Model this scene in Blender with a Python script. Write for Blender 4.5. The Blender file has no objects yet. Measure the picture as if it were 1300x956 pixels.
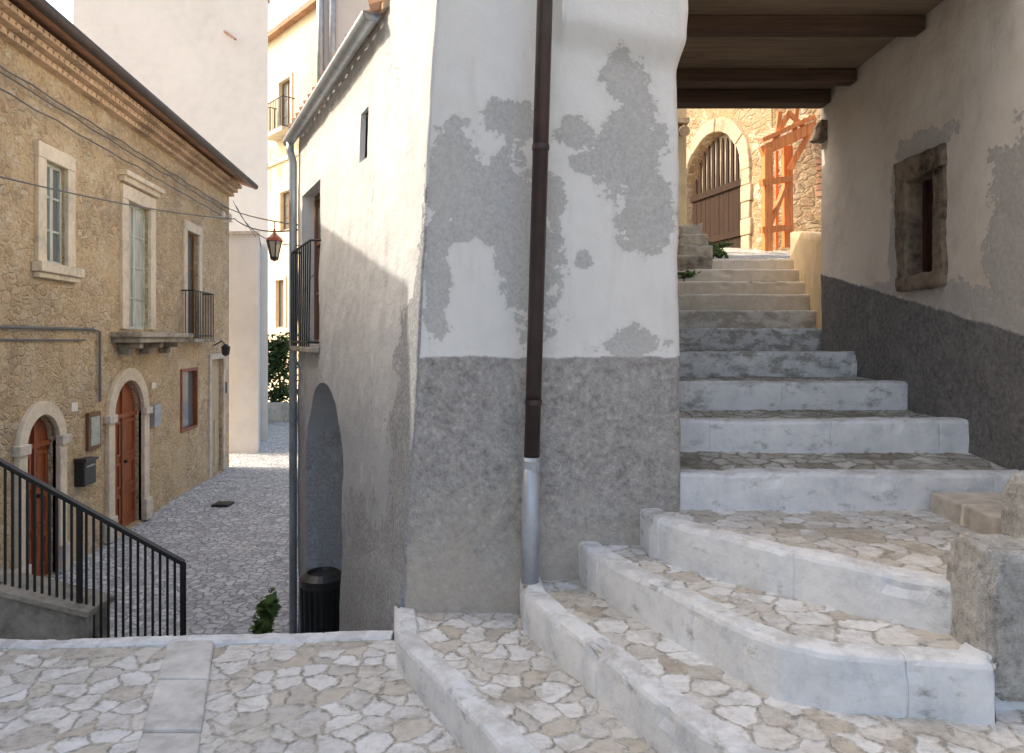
import bpy, bmesh, math, random
from mathutils import Vector, Matrix, noise
random.seed(7)
C = bpy.context.scene.collection
R = math.radians
F = 900.0
def P(px, py, y): return Vector(((px-650)*y/F, y, (430-py)*y/F))

# ------------------------------------------------------------------ node helpers
class Mat:
    def __init__(s, name, rough=0.85, spec=0.3, metal=0.0):
        s.m = bpy.data.materials.new(name); s.m.use_nodes = True
        s.nt = s.m.node_tree; s.b = s.nt.nodes['Principled BSDF']
        s.out = s.nt.nodes['Material Output']
        s.b.inputs['Roughness'].default_value = rough
        s.b.inputs['Specular IOR Level'].default_value = spec
        s.b.inputs['Metallic'].default_value = metal
        g = s.nt.nodes.new('ShaderNodeNewGeometry'); s.pos = g.outputs['Position']
        s.nrm = g.outputs['Normal']
    def L(s, a, inp):
        if isinstance(a, bpy.types.NodeSocket): s.nt.links.new(a, inp)
        elif isinstance(a, (tuple, list)):
            n = len(inp.default_value); a = tuple(a)
            inp.default_value = a[:n] if len(a) >= n else a+(1.0,)*(n-len(a))
        else: inp.default_value = a
    def math(s, op, a, b=0.0, clamp=False):
        n = s.nt.nodes.new('ShaderNodeMath'); n.operation = op; n.use_clamp = clamp
        s.L(a, n.inputs[0]); s.L(b, n.inputs[1]); return n.outputs[0]
    def vm(s, op, a, b=(0,0,0)):
        n = s.nt.nodes.new('ShaderNodeVectorMath'); n.operation = op
        s.L(a, n.inputs[0]); s.L(b, n.inputs[1])
        return n.outputs['Value'] if op in ('LENGTH','DOT_PRODUCT') else n.outputs[0]
    def noise(s, scale, detail=4, rough=.6, vec=None, col=False, dist=0.0):
        detail = min(detail, 3 if scale >= 28 else 5)
        n = s.nt.nodes.new('ShaderNodeTexNoise')
        s.L(vec if vec is not None else s.pos, n.inputs['Vector'])
        n.inputs['Scale'].default_value = scale; n.inputs['Detail'].default_value = detail
        n.inputs['Roughness'].default_value = rough; n.inputs['Distortion'].default_value = dist
        return n.outputs['Color'] if col else n.outputs[0]
    def vor(s, scale, feature='F1', vec=None, dim='3D'):
        n = s.nt.nodes.new('ShaderNodeTexVoronoi'); n.feature = feature; n.voronoi_dimensions = dim
        s.L(vec if vec is not None else s.pos, n.inputs['Vector']); n.inputs['Scale'].default_value = scale
        return n
    def ramp(s, fac, stops, interp='LINEAR'):
        n = s.nt.nodes.new('ShaderNodeValToRGB'); s.L(fac, n.inputs[0]); cr = n.color_ramp
        cr.interpolation = interp
        while len(cr.elements) < len(stops): cr.elements.new(0.5)
        for e, (p, c) in zip(cr.elements, stops):
            e.position = p
            if not isinstance(c, (tuple, list)): c = (c, c, c)
            e.color = tuple(c)[:3]+(1,)
        return n.outputs[0]
    def mr(s, v, a, b, c=0.0, d=1.0, smooth=True):
        n = s.nt.nodes.new('ShaderNodeMapRange'); n.interpolation_type = 'SMOOTHSTEP' if smooth else 'LINEAR'
        s.L(v, n.inputs[0]); s.L(a, n.inputs[1]); s.L(b, n.inputs[2]); s.L(c, n.inputs[3]); s.L(d, n.inputs[4])
        return n.outputs[0]
    def mix(s, f, a, b, mode='MIX'):
        n = s.nt.nodes.new('ShaderNodeMix'); n.data_type = 'RGBA'; n.blend_type = mode
        s.L(f, n.inputs[0]); s.L(a, n.inputs[6]); s.L(b, n.inputs[7]); return n.outputs[2]
    def sep(s, v=None):
        n = s.nt.nodes.new('ShaderNodeSeparateXYZ'); s.L(v if v is not None else s.pos, n.inputs[0]); return n.outputs
    def col(s, c): s.L(c, s.b.inputs['Base Color']); return s
    def bump(s, h, strength=.5, dist=.01):
        n = s.nt.nodes.new('ShaderNodeBump'); n.inputs['Strength'].default_value = strength
        n.inputs['Distance'].default_value = dist; s.L(h, n.inputs['Height'])
        s.nt.links.new(n.outputs[0], s.b.inputs['Normal']); return s
    def disp(s, h, scale):
        n = s.nt.nodes.new('ShaderNodeDisplacement'); n.inputs['Midlevel'].default_value = 0
        n.inputs['Scale'].default_value = scale; s.L(h, n.inputs['Height'])
        s.nt.links.new(n.outputs[0], s.out.inputs['Displacement']); s.m.displacement_method = 'BOTH'; return s
    def blobs(s, lst, ax):
        r = None
        for (c, z, rc, rz) in lst:
            cv = [0,0,z]; cv[ax] = c; sc = [0,0,1/rz]; sc[ax] = 1/rc
            l = s.vm('LENGTH', s.vm('MULTIPLY', s.vm('SUBTRACT', s.pos, tuple(cv)), tuple(sc)))
            r = l if r is None else s.math('MINIMUM', r, l)
        return s.math('SUBTRACT', 1.0, r)

def simple(name, c, rough=.8, var=.25, scale=12, bump=.2, spec=.3, metal=0, dark=None, bd=.004):
    M = Mat(name, rough, spec, metal)
    n1 = M.noise(scale, 5, .65); n2 = M.noise(scale*.17, 2, .6)
    f = M.math('ADD', M.math('MULTIPLY', n1, .5), M.math('MULTIPLY', n2, .5))
    d = dark or tuple(x*(1-var*1.6) for x in c); h = tuple(min(1, x*(1+var)) for x in c)
    M.col(M.ramp(f, [(.3, d), (.5, c), (.7, h)])); M.bump(n1, bump, bd); return M.m

def wood(name, c, rough=.6, scale=6, axis=2):
    M = Mat(name, rough, .3); sc = [scale*6]*3; sc[axis] = scale*.35
    n = M.noise(1, 5, .65, M.vm('MULTIPLY', M.pos, tuple(sc)), dist=.6)
    n2 = M.noise(3, 2)
    cc = M.ramp(n, [(.3, tuple(x*.5 for x in c)), (.52, c), (.72, tuple(min(1, x*1.35) for x in c))])
    cc = M.mix(M.math('MULTIPLY', n2, .5), cc, tuple(x*.55 for x in c))
    M.col(cc); M.bump(n, .4, .003); return M.m

def cobble(name, scale, stops, mortar, amp, mort_w=(.02,.14), dirt=.25, moss=None, lo=.5, dcol=(.22,.20,.17)):
    M = Mat(name, .8, .35)
    off = M.vm('SUBTRACT', M.noise(scale*.7, 3, .6, col=True), (.5,.5,.5))
    v = M.vm('ADD', M.pos, M.vm('MULTIPLY', off, (1.15/scale,)*3))
    e = M.vor(scale, 'DISTANCE_TO_EDGE', v, '2D').outputs['Distance']
    c = M.vor(scale, 'F1', v, '2D').outputs['Color']
    sx = M.sep(c)
    med = M.noise(3.0, 4, .7)
    mask = M.math('MULTIPLY', M.mr(e, mort_w[0], mort_w[1]), M.mr(med, .42, .62, 1, .6))
    fine = M.noise(22, 4, .8)
    col = M.ramp(sx[0], stops)
    col = M.mix(.6, col, M.ramp(fine, [(.3, lo), (.45, .85), (.6, 1.0)]), 'MULTIPLY')
    col = M.mix(mask, M.mix(M.mr(fine,.35,.6), tuple(x*.5 for x in mortar), tuple(min(1,x*1.1) for x in mortar)), col)
    col = M.mix(M.mr(M.noise(4.2, 4, .75), .50, .66, 0, dirt), col, dcol)
    if moss: col = M.mix(M.mr(M.noise(1.7, 4, .7), moss[0], moss[0]+.13, 0, .75), col, moss[1])
    M.col(col)
    h = M.math('MULTIPLY', mask, M.mr(sx[1], 0, 1, .3, 1.1, False))
    h = M.math('ADD', h, M.math('MULTIPLY', fine, .5))
    M.disp(h, amp); return M.m

# ------------------------------------------------------------------ materials
def px_blobs(l, y): return [((a-650)*y/F, (430-b)*y/F, c*y/F, d*y/F) for a, b, c, d in l]

def ragged(M, s1=6.5, s2=26, a1=1.5, a2=.55):
    n1 = M.noise(s1, 5, .72); n2 = M.noise(s2, 4, .7)
    return M.math('ADD', M.math('MULTIPLY', M.math('SUBTRACT', n1, .5), a1*2), M.math('MULTIPLY', M.math('SUBTRACT', n2, .5), a2*2)), n1, n2

def mat_front():
    M = Mat('front_plaster', .9, .2)
    s = M.sep(); rg, n, n2 = ragged(M, 6.0, 20, 1.5, .4); nf = M.noise(48, 3, .75); nl = M.noise(1.2, 4, .65)
    B = px_blobs([(655,150,34,26),(575,185,22,32),(605,240,76,46),(650,280,50,55),(680,345,36,74),
                  (553,350,15,85),(728,172,30,20),(790,105,30,30),(797,190,42,66),(818,262,36,54),(760,205,40,16),
                  (800,437,40,20),(740,330,12,12),(704,250,14,50),(573,295,36,14)], 3.6)
    body = M.blobs(B, 0)
    pv = M.math('ADD', body, M.math('MULTIPLY', rg, .95))
    patch = M.mr(pv, .0, .05)
    halo = M.mr(pv, -.35, .0)
    white = M.ramp(nl, [(.3,(.80,.79,.77)),(.55,(.865,.86,.845)),(.75,(.89,.885,.87))])
    st = M.noise(1, 5, .65, M.vm('MULTIPLY', M.pos, (11,11,1.6)))
    white = M.mix(M.mr(st, .48, .75, 0, .3), white, (.64,.62,.59))
    white = M.mix(M.math('MULTIPLY', halo, .25), white, (.66,.65,.63))
    grey = M.ramp(nf, [(.3,(.44,.44,.44)),(.5,(.545,.545,.54)),(.7,(.64,.64,.63))])
    grey = M.mix(M.mr(nl,.4,.65,0,.4), grey, (.60,.58,.54))
    up = M.mix(M.math('MULTIPLY', patch, .95), white, grey)
    edge = M.math('MULTIPLY', M.mr(pv, -.05, .0), M.mr(pv, .03, .10, 1, 0))
    up = M.mix(M.math('MULTIPLY', edge, .22), up, (.33,.32,.30))
    ng = M.noise(34, 5, .8); ng2 = M.noise(14, 5, .8)
    nb = M.noise(2.2, 5, .72)
    band = M.ramp(M.math('ADD', M.math('MULTIPLY', ng, .5), M.math('MULTIPLY', ng2, .5)), [(.34,(.20,.19,.183)),(.46,(.35,.335,.325)),(.55,(.44,.425,.41)),(.68,(.63,.61,.59))])
    low = M.mr(M.math('ADD', s[2], M.math('MULTIPLY', M.math('SUBTRACT', nb, .5), 1.4)), -1.3, -.7, 1, 0)
    band = M.mix(M.math('MULTIPLY', low, .6), band, (.57,.50,.42))
    band = M.mix(M.mr(nb, .50, .70, 0, .5), band, (.52,.50,.47))
    bmask = M.mr(M.math('ADD', s[2], M.math('MULTIPLY', rg, .02)), -.10, -.085, 1, 0)
    M.col(M.mix(bmask, up, band))
    rough = M.math('MAXIMUM', M.math('MULTIPLY', patch, .5), M.math('MULTIPLY', bmask, 1.0))
    h = M.math('ADD', M.math('MULTIPLY', ng, M.math('ADD', rough, .12)), M.math('MULTIPLY', n, .9))
    h = M.math('SUBTRACT', h, M.math('MULTIPLY', patch, .45))
    M.bump(h, .7, .012); return M.m

def mat_street_wall():
    M = Mat('street_side_plaster', .9, .2)
    s = M.sep(); rg, n, n2 = ragged(M, 5, 22); nf = M.noise(45, 3, .7); nl = M.noise(.9, 4, .65)
    white = M.ramp(nl, [(.3,(.66,.66,.65)),(.6,(.78,.775,.76)),(.8,(.81,.805,.79))])
    st = M.noise(1, 5, .7, M.vm('MULTIPLY', M.pos, (8,8,1.0)))
    white = M.mix(M.mr(st, .45, .70, 0, .45), white, (.50,.51,.53))
    B = [(3.75,-.7,.25,.8),(3.7,-1.3,.5,.4),(4.3,-1.5,.9,.5),(3.62,.1,.08,.6),(3.7,-.1,.16,.3),(6.9,-1.6,.4,1.3),(5.0,-2.0,1.5,.5)]
    patch = M.mr(M.math('ADD', M.blobs(B, 1), M.math('MULTIPLY', rg, .85)), .0, .07)
    grey = M.ramp(nf, [(.3,(.19,.20,.215)),(.5,(.31,.32,.335)),(.7,(.42,.43,.44))])
    low_grime_shade = M.mr(M.math('ADD', s[2], M.math('MULTIPLY', rg, .38)), -.9, .75, .92, 0)  # cool grey on the lower wall: grime plus shade painted into the colour
    c = M.mix(low_grime_shade, white, (.35,.375,.415))
    c = M.mix(M.math('MULTIPLY', patch, .85), c, grey)
    c = M.mix(M.mr(M.noise(1, 5, .75, M.vm('MULTIPLY', M.pos, (5,5,2.2))), .55, .68, 0, .4), c, (.58,.59,.60))
    vc = M.vm('ADD', M.vm('MULTIPLY', M.pos, (1,1,.5)), M.vm('MULTIPLY', M.noise(2.5, 4, .65, col=True), (.45,.45,.45)))
    ed = M.vor(1.0, 'DISTANCE_TO_EDGE', vc).outputs['Distance']
    crack = M.math('MULTIPLY', M.mr(ed, .0, .007, 1, 0), M.mr(nl, .50, .58))
    c = M.mix(M.math('MULTIPLY', crack, .6), c, (.18,.175,.17))
    M.col(c)
    h = M.math('ADD', n, M.math('MULTIPLY', M.math('MULTIPLY', nf, patch), .6))
    h = M.math('ADD', h, M.math('MULTIPLY', n2, .4))
    M.bump(M.math('SUBTRACT', h, M.math('MULTIPLY', patch, .4)), .75, .015); return M.m

def mat_passage():
    M = Mat('passage_plaster', .9, .2)
    s = M.sep(); rg, n, n2 = ragged(M, 5, 22); nf = M.noise(34, 4, .7); nl = M.noise(.9, 4, .65)
    white = M.ramp(nl, [(.3,(.68,.61,.53)),(.6,(.79,.73,.65)),(.8,(.83,.78,.71))])
    B = [(3.72,.45,.24,.6),(4.6,.2,.35,.16),(5.2,.33,.5,.08),(3.9,.05,.3,.12),(4.9,.7,.08,.5),(4.2,.22,.3,.14),(4.6,1.25,.35,.10)]
    pv = M.math('ADD', M.blobs(B, 1), M.math('MULTIPLY', rg, .8))
    patch = M.mr(pv, .0, .06)
    white = M.mix(M.mr(M.noise(2.2,5,.75), .45, .68, 0, .4), white, (.56,.48,.40))
    c = M.mix(M.math('MULTIPLY', patch, .85), white, M.ramp(nf, [(.3,(.40,.38,.36)),(.6,(.52,.50,.48)),(.8,(.57,.56,.54))]))
    line = M.math('ADD', M.math('MULTIPLY', s[1], .223), -.797)
    d = M.math('SUBTRACT', M.math('SUBTRACT', s[2], line), M.math('MULTIPLY', rg, .02))
    bm = M.mr(d, -.012, .006, 1, 0)
    band = M.ramp(nf, [(.3,(.12,.117,.117)),(.5,(.19,.185,.185)),(.72,(.28,.275,.27))])
    band = M.mix(M.mr(n, .48, .66, 0, .5), band, (.29,.28,.275))
    M.col(M.mix(bm, c, band))
    h = M.math('ADD', n, M.math('MULTIPLY', M.math('MULTIPLY', nf, bm), .9))
    h = M.math('ADD', h, M.math('MULTIPLY', n2, .35))
    M.bump(M.math('SUBTRACT', h, M.math('MULTIPLY', patch, .4)), .75, .014); return M.m

def mat_rubble(name, scale=7.5, stones=None, mort=None, vis=.8):
    M = Mat(name, .92, .15)
    v = M.vm('ADD', M.vm('MULTIPLY', M.pos, (1,1,1.45)), M.vm('MULTIPLY', M.noise(5, 3, .6, col=True), (.16,.16,.16)))
    e = M.vor(scale, 'DISTANCE_TO_EDGE', v).outputs['Distance']; c = M.sep(M.vor(scale, 'F1', v).outputs['Color'])
    nf = M.noise(24, 5, .8); nl = M.noise(1.1, 5, .75)
    st = M.ramp(c[0], stones or [(0,(.46,.32,.19)),(.25,(.70,.53,.33)),(.5,(.80,.66,.45)),(.75,(.60,.40,.23)),(1,(.86,.77,.60))])
    mo = mort or (.80,.62,.39)
    mask = M.math('MULTIPLY', M.mr(e, .02, .14), M.mr(nl, .36, .56, .2, 1))
    col = M.mix(M.math('MULTIPLY', mask, vis), mo, st)
    col = M.mix(.7, col, M.ramp(nf, [(.3,.32),(.48,.88),(.62,1.0)]), 'MULTIPLY')
    col = M.mix(M.mr(nl, .5, .66, 0, .5), col, (.52,.41,.31))
    col = M.mix(M.mr(M.noise(2.3, 5, .8), .53, .63, 0, .6), col, (.82,.72,.55))
    M.col(col)
    M.bump(M.math('ADD', M.math('MULTIPLY', mask, .8), nf), 1.0, .03); return M.m

def mat_riser():
    M = Mat('white_step_stone', .75, .35)
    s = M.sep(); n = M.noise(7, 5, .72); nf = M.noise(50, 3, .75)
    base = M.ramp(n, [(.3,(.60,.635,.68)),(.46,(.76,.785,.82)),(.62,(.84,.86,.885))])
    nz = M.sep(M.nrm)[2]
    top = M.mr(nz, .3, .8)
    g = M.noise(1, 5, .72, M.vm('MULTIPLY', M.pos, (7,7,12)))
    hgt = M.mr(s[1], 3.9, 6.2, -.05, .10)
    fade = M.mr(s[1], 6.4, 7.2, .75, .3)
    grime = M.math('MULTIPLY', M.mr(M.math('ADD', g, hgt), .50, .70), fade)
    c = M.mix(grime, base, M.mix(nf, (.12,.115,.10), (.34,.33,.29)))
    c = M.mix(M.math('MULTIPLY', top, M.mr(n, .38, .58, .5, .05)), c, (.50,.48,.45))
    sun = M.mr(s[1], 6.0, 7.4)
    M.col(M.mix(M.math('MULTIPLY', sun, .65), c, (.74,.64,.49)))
    M.bump(M.math('ADD', n, M.math('MULTIPLY', nf, .35)), .6, .012); return M.m

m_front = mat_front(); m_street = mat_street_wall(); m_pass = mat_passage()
m_rub = mat_rubble('ochre_rubble')
m_rub2 = mat_rubble('sunlit_rubble', scale=5, stones=[(0,(.24,.15,.09)),(.3,(.42,.29,.17)),(.6,(.52,.39,.25)),(.8,(.34,.18,.11)),(1,(.58,.48,.35))], mort=(.48,.34,.19))
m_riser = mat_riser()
m_cob = cobble('white_stone_paving', 8.5, [(0,(.48,.43,.36)),(.2,(.74,.735,.73)),(.45,(.86,.865,.87)),(.62,(.60,.545,.46)),(.8,(.80,.79,.77)),(1,(.88,.885,.89))], (.55,.52,.47), .0085, (.015,.10), .4, dcol=(.30,.27,.21))
m_cobu = cobble('mossy_stone_paving', 9, [(0,(.40,.37,.31)),(.3,(.58,.56,.51)),(.6,(.72,.70,.65)),(1,(.78,.77,.73))], (.34,.31,.26), .009, dirt=.5, moss=(.50,(.20,.18,.14)))
m_cobs = cobble('street_cobble', 8.5, [(0,(.50,.52,.54)),(.3,(.66,.67,.685)),(.6,(.78,.785,.79)),(1,(.84,.845,.85))], (.42,.42,.42), .015, (.02,.16), .25)
m_stone = simple('tan_dressed_stone', (.74,.65,.51), .85, .2, 14, .6, bd=.01)
m_stoned = simple('weathered_stone', (.38,.34,.28), .9, .5, 11, 1.0, bd=.02)
m_brst = simple('brown_rough_stone', (.23,.18,.135), .9, .6, 18, 1.0, bd=.02)
m_stonel = simple('pale_stone', (.66,.60,.52), .9, .3, 12, .8, bd=.012)
m_white = simple('white_limewash', (.84,.80,.73), .9, .07, 3, .4, bd=.014)
m_whiteb = simple('cool_limewash', (.76,.755,.75), .9, .08, 3, .4, bd=.014)
m_yel = simple('cream_plaster', (.78,.67,.46), .9, .12, 2, .3, bd=.012)
m_cream = simple('ochre_cream_plaster', (.66,.50,.30), .9, .25, 5, .8, bd=.016)
m_red = wood('red_brown_wood', (.36,.115,.05), .45)
m_brown = wood('weathered_brown_wood', (.24,.13,.07), .6)
m_gate = wood('old_gate_wood', (.042,.021,.012), .85)
m_dark = wood('dark_ceiling_wood', (.12,.075,.05), .8, axis=0)
m_plank = wood('ceiling_plank_wood', (.30,.22,.15), .85, axis=0)
m_new = wood('orange_timber', (.74,.25,.075), .6)
m_pale = wood('pale_grey_green_paint', (.62,.66,.60), .5)
m_beige = wood('beige_painted_wood', (.62,.50,.34), .6)
m_iron = simple('black_iron', (.018,.018,.02), .45, .3, 20, .1, spec=.5)
m_zinc = simple('zinc', (.44,.48,.53), .42, .25, 14, .25, spec=.5, metal=.45)
m_pipe = simple('brown_pipe_paint', (.055,.034,.032), .38, .4, 10, .2, spec=.5)
m_plas = simple('black_plastic', (.02,.022,.025), .4, .2, 20, .1, spec=.5)
m_tile = simple('terracotta_tile', (.44,.25,.16), .85, .4, 8, .6)
m_tilep = simple('pale_terracotta', (.58,.43,.29), .85, .35, 10, .5)
m_glass = simple('window_glass', (.16,.19,.20), .08, .1, 2, .02, spec=.8)
m_void = simple('dark_interior', (.02,.017,.015), .9, .1, 4, .1)
m_conc = simple('stained_concrete', (.46,.42,.36), .9, .5, 7, .9, bd=.014)
m_flag = simple('worn_flagstone', (.66,.65,.63), .85, .35, 9, .9, bd=.014)
m_earth = simple('earth', (.22,.19,.15), .95, .3, 1, .5)
m_cable = simple('grey_cable', (.16,.16,.16), .6, .1, 10, .1)
m_leaf = simple('green_leaf', (.09,.15,.035), .6, .5, 9, .2)
m_leafd = simple('dark_leaf', (.06,.10,.03), .6, .5, 9, .2)
m_bark = simple('bark', (.12,.09,.06), .9, .3, 12, .4)
m_paper = simple('faded_notice', (.42,.47,.42), .5, .3, 30, .1)
m_lamp = simple('lantern_glass', (.55,.5,.42), .2, .1, 5, .05, spec=.6)

# ------------------------------------------------------------------ mesh helpers
class MB:
    def __init__(s, f=None): s.v=[]; s.f=[]; s.m = f or (lambda a,b,c: (a,b,c))
    def add(s, vs, fs, mapped=True):
        k = len(s.v); s.v += [tuple(s.m(*v)) if mapped else tuple(v) for v in vs]; s.f += [tuple(i+k for i in f) for f in fs]; return s
    def box(s, a0,a1,b0,b1,c0,c1):
        return s.add([(a,b,c) for a in (a0,a1) for b in (b0,b1) for c in (c0,c1)],
              [(0,1,3,2),(4,6,7,5),(0,4,5,1),(2,3,7,6),(0,2,6,4),(1,5,7,3)])
    def hexa(s, vs, mapped=True):
        return s.add(vs, [(0,3,2,1),(4,5,6,7),(0,1,5,4),(1,2,6,5),(2,3,7,6),(3,0,4,7)], mapped)
    def prism(s, pts, w0, w1):
        n = len(pts)
        vs = [(u,w0,z) for u,z in pts]+[(u,w1,z) for u,z in pts]
        return s.add(vs, [tuple(range(n)), tuple(range(2*n-1,n-1,-1))]+[(i,(i+1)%n,n+(i+1)%n,n+i) for i in range(n)])
    def ring(s, a, b, w0, w1):
        n = len(a); vs=[]
        for i in range(n): vs += [(a[i][0],w0,a[i][1]),(b[i][0],w0,b[i][1]),(b[i][0],w1,b[i][1]),(a[i][0],w1,a[i][1])]
        fs=[(0,1,2,3),(4*n-4,4*n-1,4*n-2,4*n-3)]
        for i in range(n-1):
            for j in range(4): fs.append((4*i+j,4*i+(j+1)%4,4*i+4+(j+1)%4,4*i+4+j))
        return s.add(vs, fs)
    def tube(s, pts, r, n=8, mapped=True):
        pts = [Vector(s.m(*p)) if mapped else Vector(p) for p in pts]; vs=[]
        up = None
        for i,p in enumerate(pts):
            d = (pts[min(i+1,len(pts)-1)]-pts[max(i-1,0)]).normalized()
            a = d.orthogonal().normalized() if up is None else (up - d*up.dot(d)).normalized()
            up = a; b = d.cross(a); rr = r[i] if isinstance(r,(list,tuple)) else r
            for k in range(n):
                t = 2*math.pi*k/n; vs.append(p+a*math.cos(t)*rr+b*math.sin(t)*rr)
        m=len(pts); fs=[tuple(range(n-1,-1,-1)), tuple((m-1)*n+k for k in range(n))]
        for i in range(m-1):
            for k in range(n): fs.append((i*n+k,i*n+(k+1)%n,(i+1)*n+(k+1)%n,(i+1)*n+k))
        return s.add(vs, fs, False)
    def lathe(s, c, prof, n=20):
        vs=[]; m=len(prof)
        for r,z in prof:
            for k in range(n):
                t=2*math.pi*k/n; vs.append((c[0]+r*math.cos(t), c[1]+r*math.sin(t), c[2]+z))
        fs=[tuple(range(n-1,-1,-1)), tuple((m-1)*n+k for k in range(n))]
        for i in range(m-1):
            for k in range(n): fs.append((i*n+k,i*n+(k+1)%n,(i+1)*n+(k+1)%n,(i+1)*n+k))
        return s.add(vs, fs, False)
    def beam(s, p, q, w, h):
        p=Vector(s.m(*p)); q=Vector(s.m(*q)); d=(q-p).normalized()
        a = d.cross(Vector((0,0,1))); a = Vector((1,0,0)) if a.length<.05 else a.normalized()
        b = a.cross(d).normalized(); vs=[]
        for e in (p,q):
            for x,y in ((-1,-1),(1,-1),(1,1),(-1,1)): vs.append(e+a*x*w/2+b*y*h/2)
        return s.add(vs,[(0,3,2,1),(4,5,6,7),(0,1,5,4),(1,2,6,5),(2,3,7,6),(3,0,4,7)],False)
    def build(s, name, mat, parent=None, smooth=False, bevel=0, normals=True, rough=0):
        me = bpy.data.meshes.new(name); me.from_pydata(s.v, [], s.f)
        if normals or rough:
            bm = bmesh.new(); bm.from_mesh(me); bmesh.ops.recalc_face_normals(bm, faces=bm.faces)
            if rough:
                for _ in range(4):
                    es=[e for e in bm.edges if e.calc_length()>.03]
                    if not es: break
                    bmesh.ops.subdivide_edges(bm, edges=es, cuts=1, use_grid_fill=True)
                bmesh.ops.triangulate(bm, faces=[f for f in bm.faces if len(f.verts)>4])
                bmesh.ops.smooth_vert(bm, verts=bm.verts, factor=.45, use_axis_x=True, use_axis_y=True, use_axis_z=True)
                for v in bm.verts:
                    v.co += noise.noise_vector(v.co*7)*rough + noise.noise_vector(v.co*22)*rough*.5
            bm.to_mesh(me); bm.free()
        me.materials.append(mat)
        if smooth or rough:
            for p in me.polygons: p.use_smooth = True
        o = bpy.data.objects.new(name, me); C.objects.link(o)
        if parent is not None:
            o.parent = parent
            if parent.type == 'EMPTY': o.matrix_parent_inverse = Matrix.Translation(parent.location).inverted()
        if bevel:
            b = o.modifiers.new('bevel','BEVEL'); b.width=bevel; b.segments=2; b.limit_method='ANGLE'
        return o
def tag(o, label=None, cat=None, group=None, kind=None):
    if label: o['label']=label
    if cat: o['category']=cat
    if group: o['group']=group
    if kind: o['kind']=kind
    return o
def thing(name, loc, label, cat, group=None):
    o = bpy.data.objects.new(name, None); o.location = loc; o.empty_display_size=.2; C.objects.link(o)
    return tag(o, label, cat, group)
def cut(o, mb):
    c = mb.build('cutter', m_void)
    md = o.modifiers.new('b','BOOLEAN'); md.operation='DIFFERENCE'; md.object=c; md.solver='EXACT'
    bpy.context.view_layer.update()
    dg = bpy.context.evaluated_depsgraph_get()
    me = bpy.data.meshes.new_from_object(o.evaluated_get(dg))
    o.modifiers.clear(); o.data = me
    bpy.data.objects.remove(c, do_unlink=True)
def nz(p, s, a): return (noise.noise(Vector(p)*s))*a
def slab(f, u0,u1,nu, z0,z1,nzz, back, amp=.008):
    m = MB(); vs=[]
    for j in range(nzz+1):
        for i in range(nu+1):
            p = Vector(f(u0+(u1-u0)*i/nu, z0+(z1-z0)*j/nzz))
            d = noise.noise_vector(p*2.3)*amp + noise.noise_vector(p*9)*amp*.35
            vs.append(p+Vector((d.x,d.y,0)))
    W=nu+1; n=len(vs); fs=[]
    for j in range(nzz):
        for i in range(nu): fs.append((j*W+i,j*W+i+1,(j+1)*W+i+1,(j+1)*W+i))
    per = [i for i in range(W)]+[j*W+nu for j in range(1,nzz+1)]+[nzz*W+i for i in range(nu-1,-1,-1)]+[j*W for j in range(nzz-1,0,-1)]
    bk = [Vector(vs[i])+Vector(back) for i in per]
    k=len(per); fs += [(per[i],n+i,n+(i+1)%k,per[(i+1)%k]) for i in range(k)]
    fs.append(tuple(n+i for i in range(k)))
    m.v=[tuple(v) for v in vs+bk]; m.f=fs; return m
def arch(u0,u1,z0,zt,n=16,rz=None):
    c=(u0+u1)/2; r=(u1-u0)/2; rz = rz or r; zs=zt-rz
    return [(u0,z0)]+[(c-r*math.cos(math.pi*i/n), zs+rz*math.sin(math.pi*i/n)) for i in range(n+1)]+[(u1,z0)]
def leaves(name, c, rad, n, size, mat, parent, seed=1):
    rnd = random.Random(seed); m=MB()
    cl=[Vector((rnd.uniform(-1,1)*rad[0]*.75,rnd.uniform(-1,1)*rad[1]*.75,rnd.uniform(-.9,.9)*rad[2])) for _ in range(max(5,n//60))]
    for i in range(n):
        q = rnd.choice(cl)+Vector((rnd.gauss(0,rad[0]*.22),rnd.gauss(0,rad[1]*.22),rnd.gauss(0,rad[2]*.16)))
        q = Vector(c)+q
        a = Vector((rnd.uniform(-1,1),rnd.uniform(-1,1),rnd.uniform(-.6,.6))).normalized(); b=a.orthogonal().normalized()
        b = (b+a.cross(b)*rnd.uniform(-1,1)).normalized(); s=size*rnd.uniform(.6,1.3)
        m.add([q-a*s, q-b*s*.45, q+a*s, q+b*s*.45],[(0,1,2,3)],False)
    return m.build(name, mat, parent, normals=False)

# ------------------------------------------------------------------ setting
def struct(o): return tag(o, kind='structure')
g = MB().add([(-400,-400,-3.05),(400,-400,-3.05),(400,400,-3.05),(-400,400,-3.05)],[(0,1,2,3)]).build('ground', m_earth); struct(g)
def sheet(x0,x1,y0,y1,res,zf,edge=None):
    nx=int((x1-x0)/res); ny=int((y1-y0)/res); m=MB(); vs=[]
    for j in range(ny+1):
        for i in range(nx+1):
            x=x0+(x1-x0)*i/nx; y=y0+(y1-y0)*j/ny
            if edge: y=y0+(edge(x)-y0)*j/ny
            vs.append((x,y,zf(x,y)))
    m.v=vs; m.f=[(j*(nx+1)+i,j*(nx+1)+i+1,(j+1)*(nx+1)+i+1,(j+1)*(nx+1)+i) for j in range(ny) for i in range(nx)]; return m
struct(sheet(-11.5,-1.2,4.2,33,.06,lambda x,y:-2.98+nz((x,y,0),.5,.05)).build('street', m_cobs, smooth=True))
ter = lambda x: 3.69+.055*(x+.8)
struct(sheet(-5.5,.9,1.2,3.7,.015,lambda x,y:-1.53+nz((x,y,3),1.2,.012),edge=lambda x: ter(x)-.1).build('terrace', m_cob, smooth=True))
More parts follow.
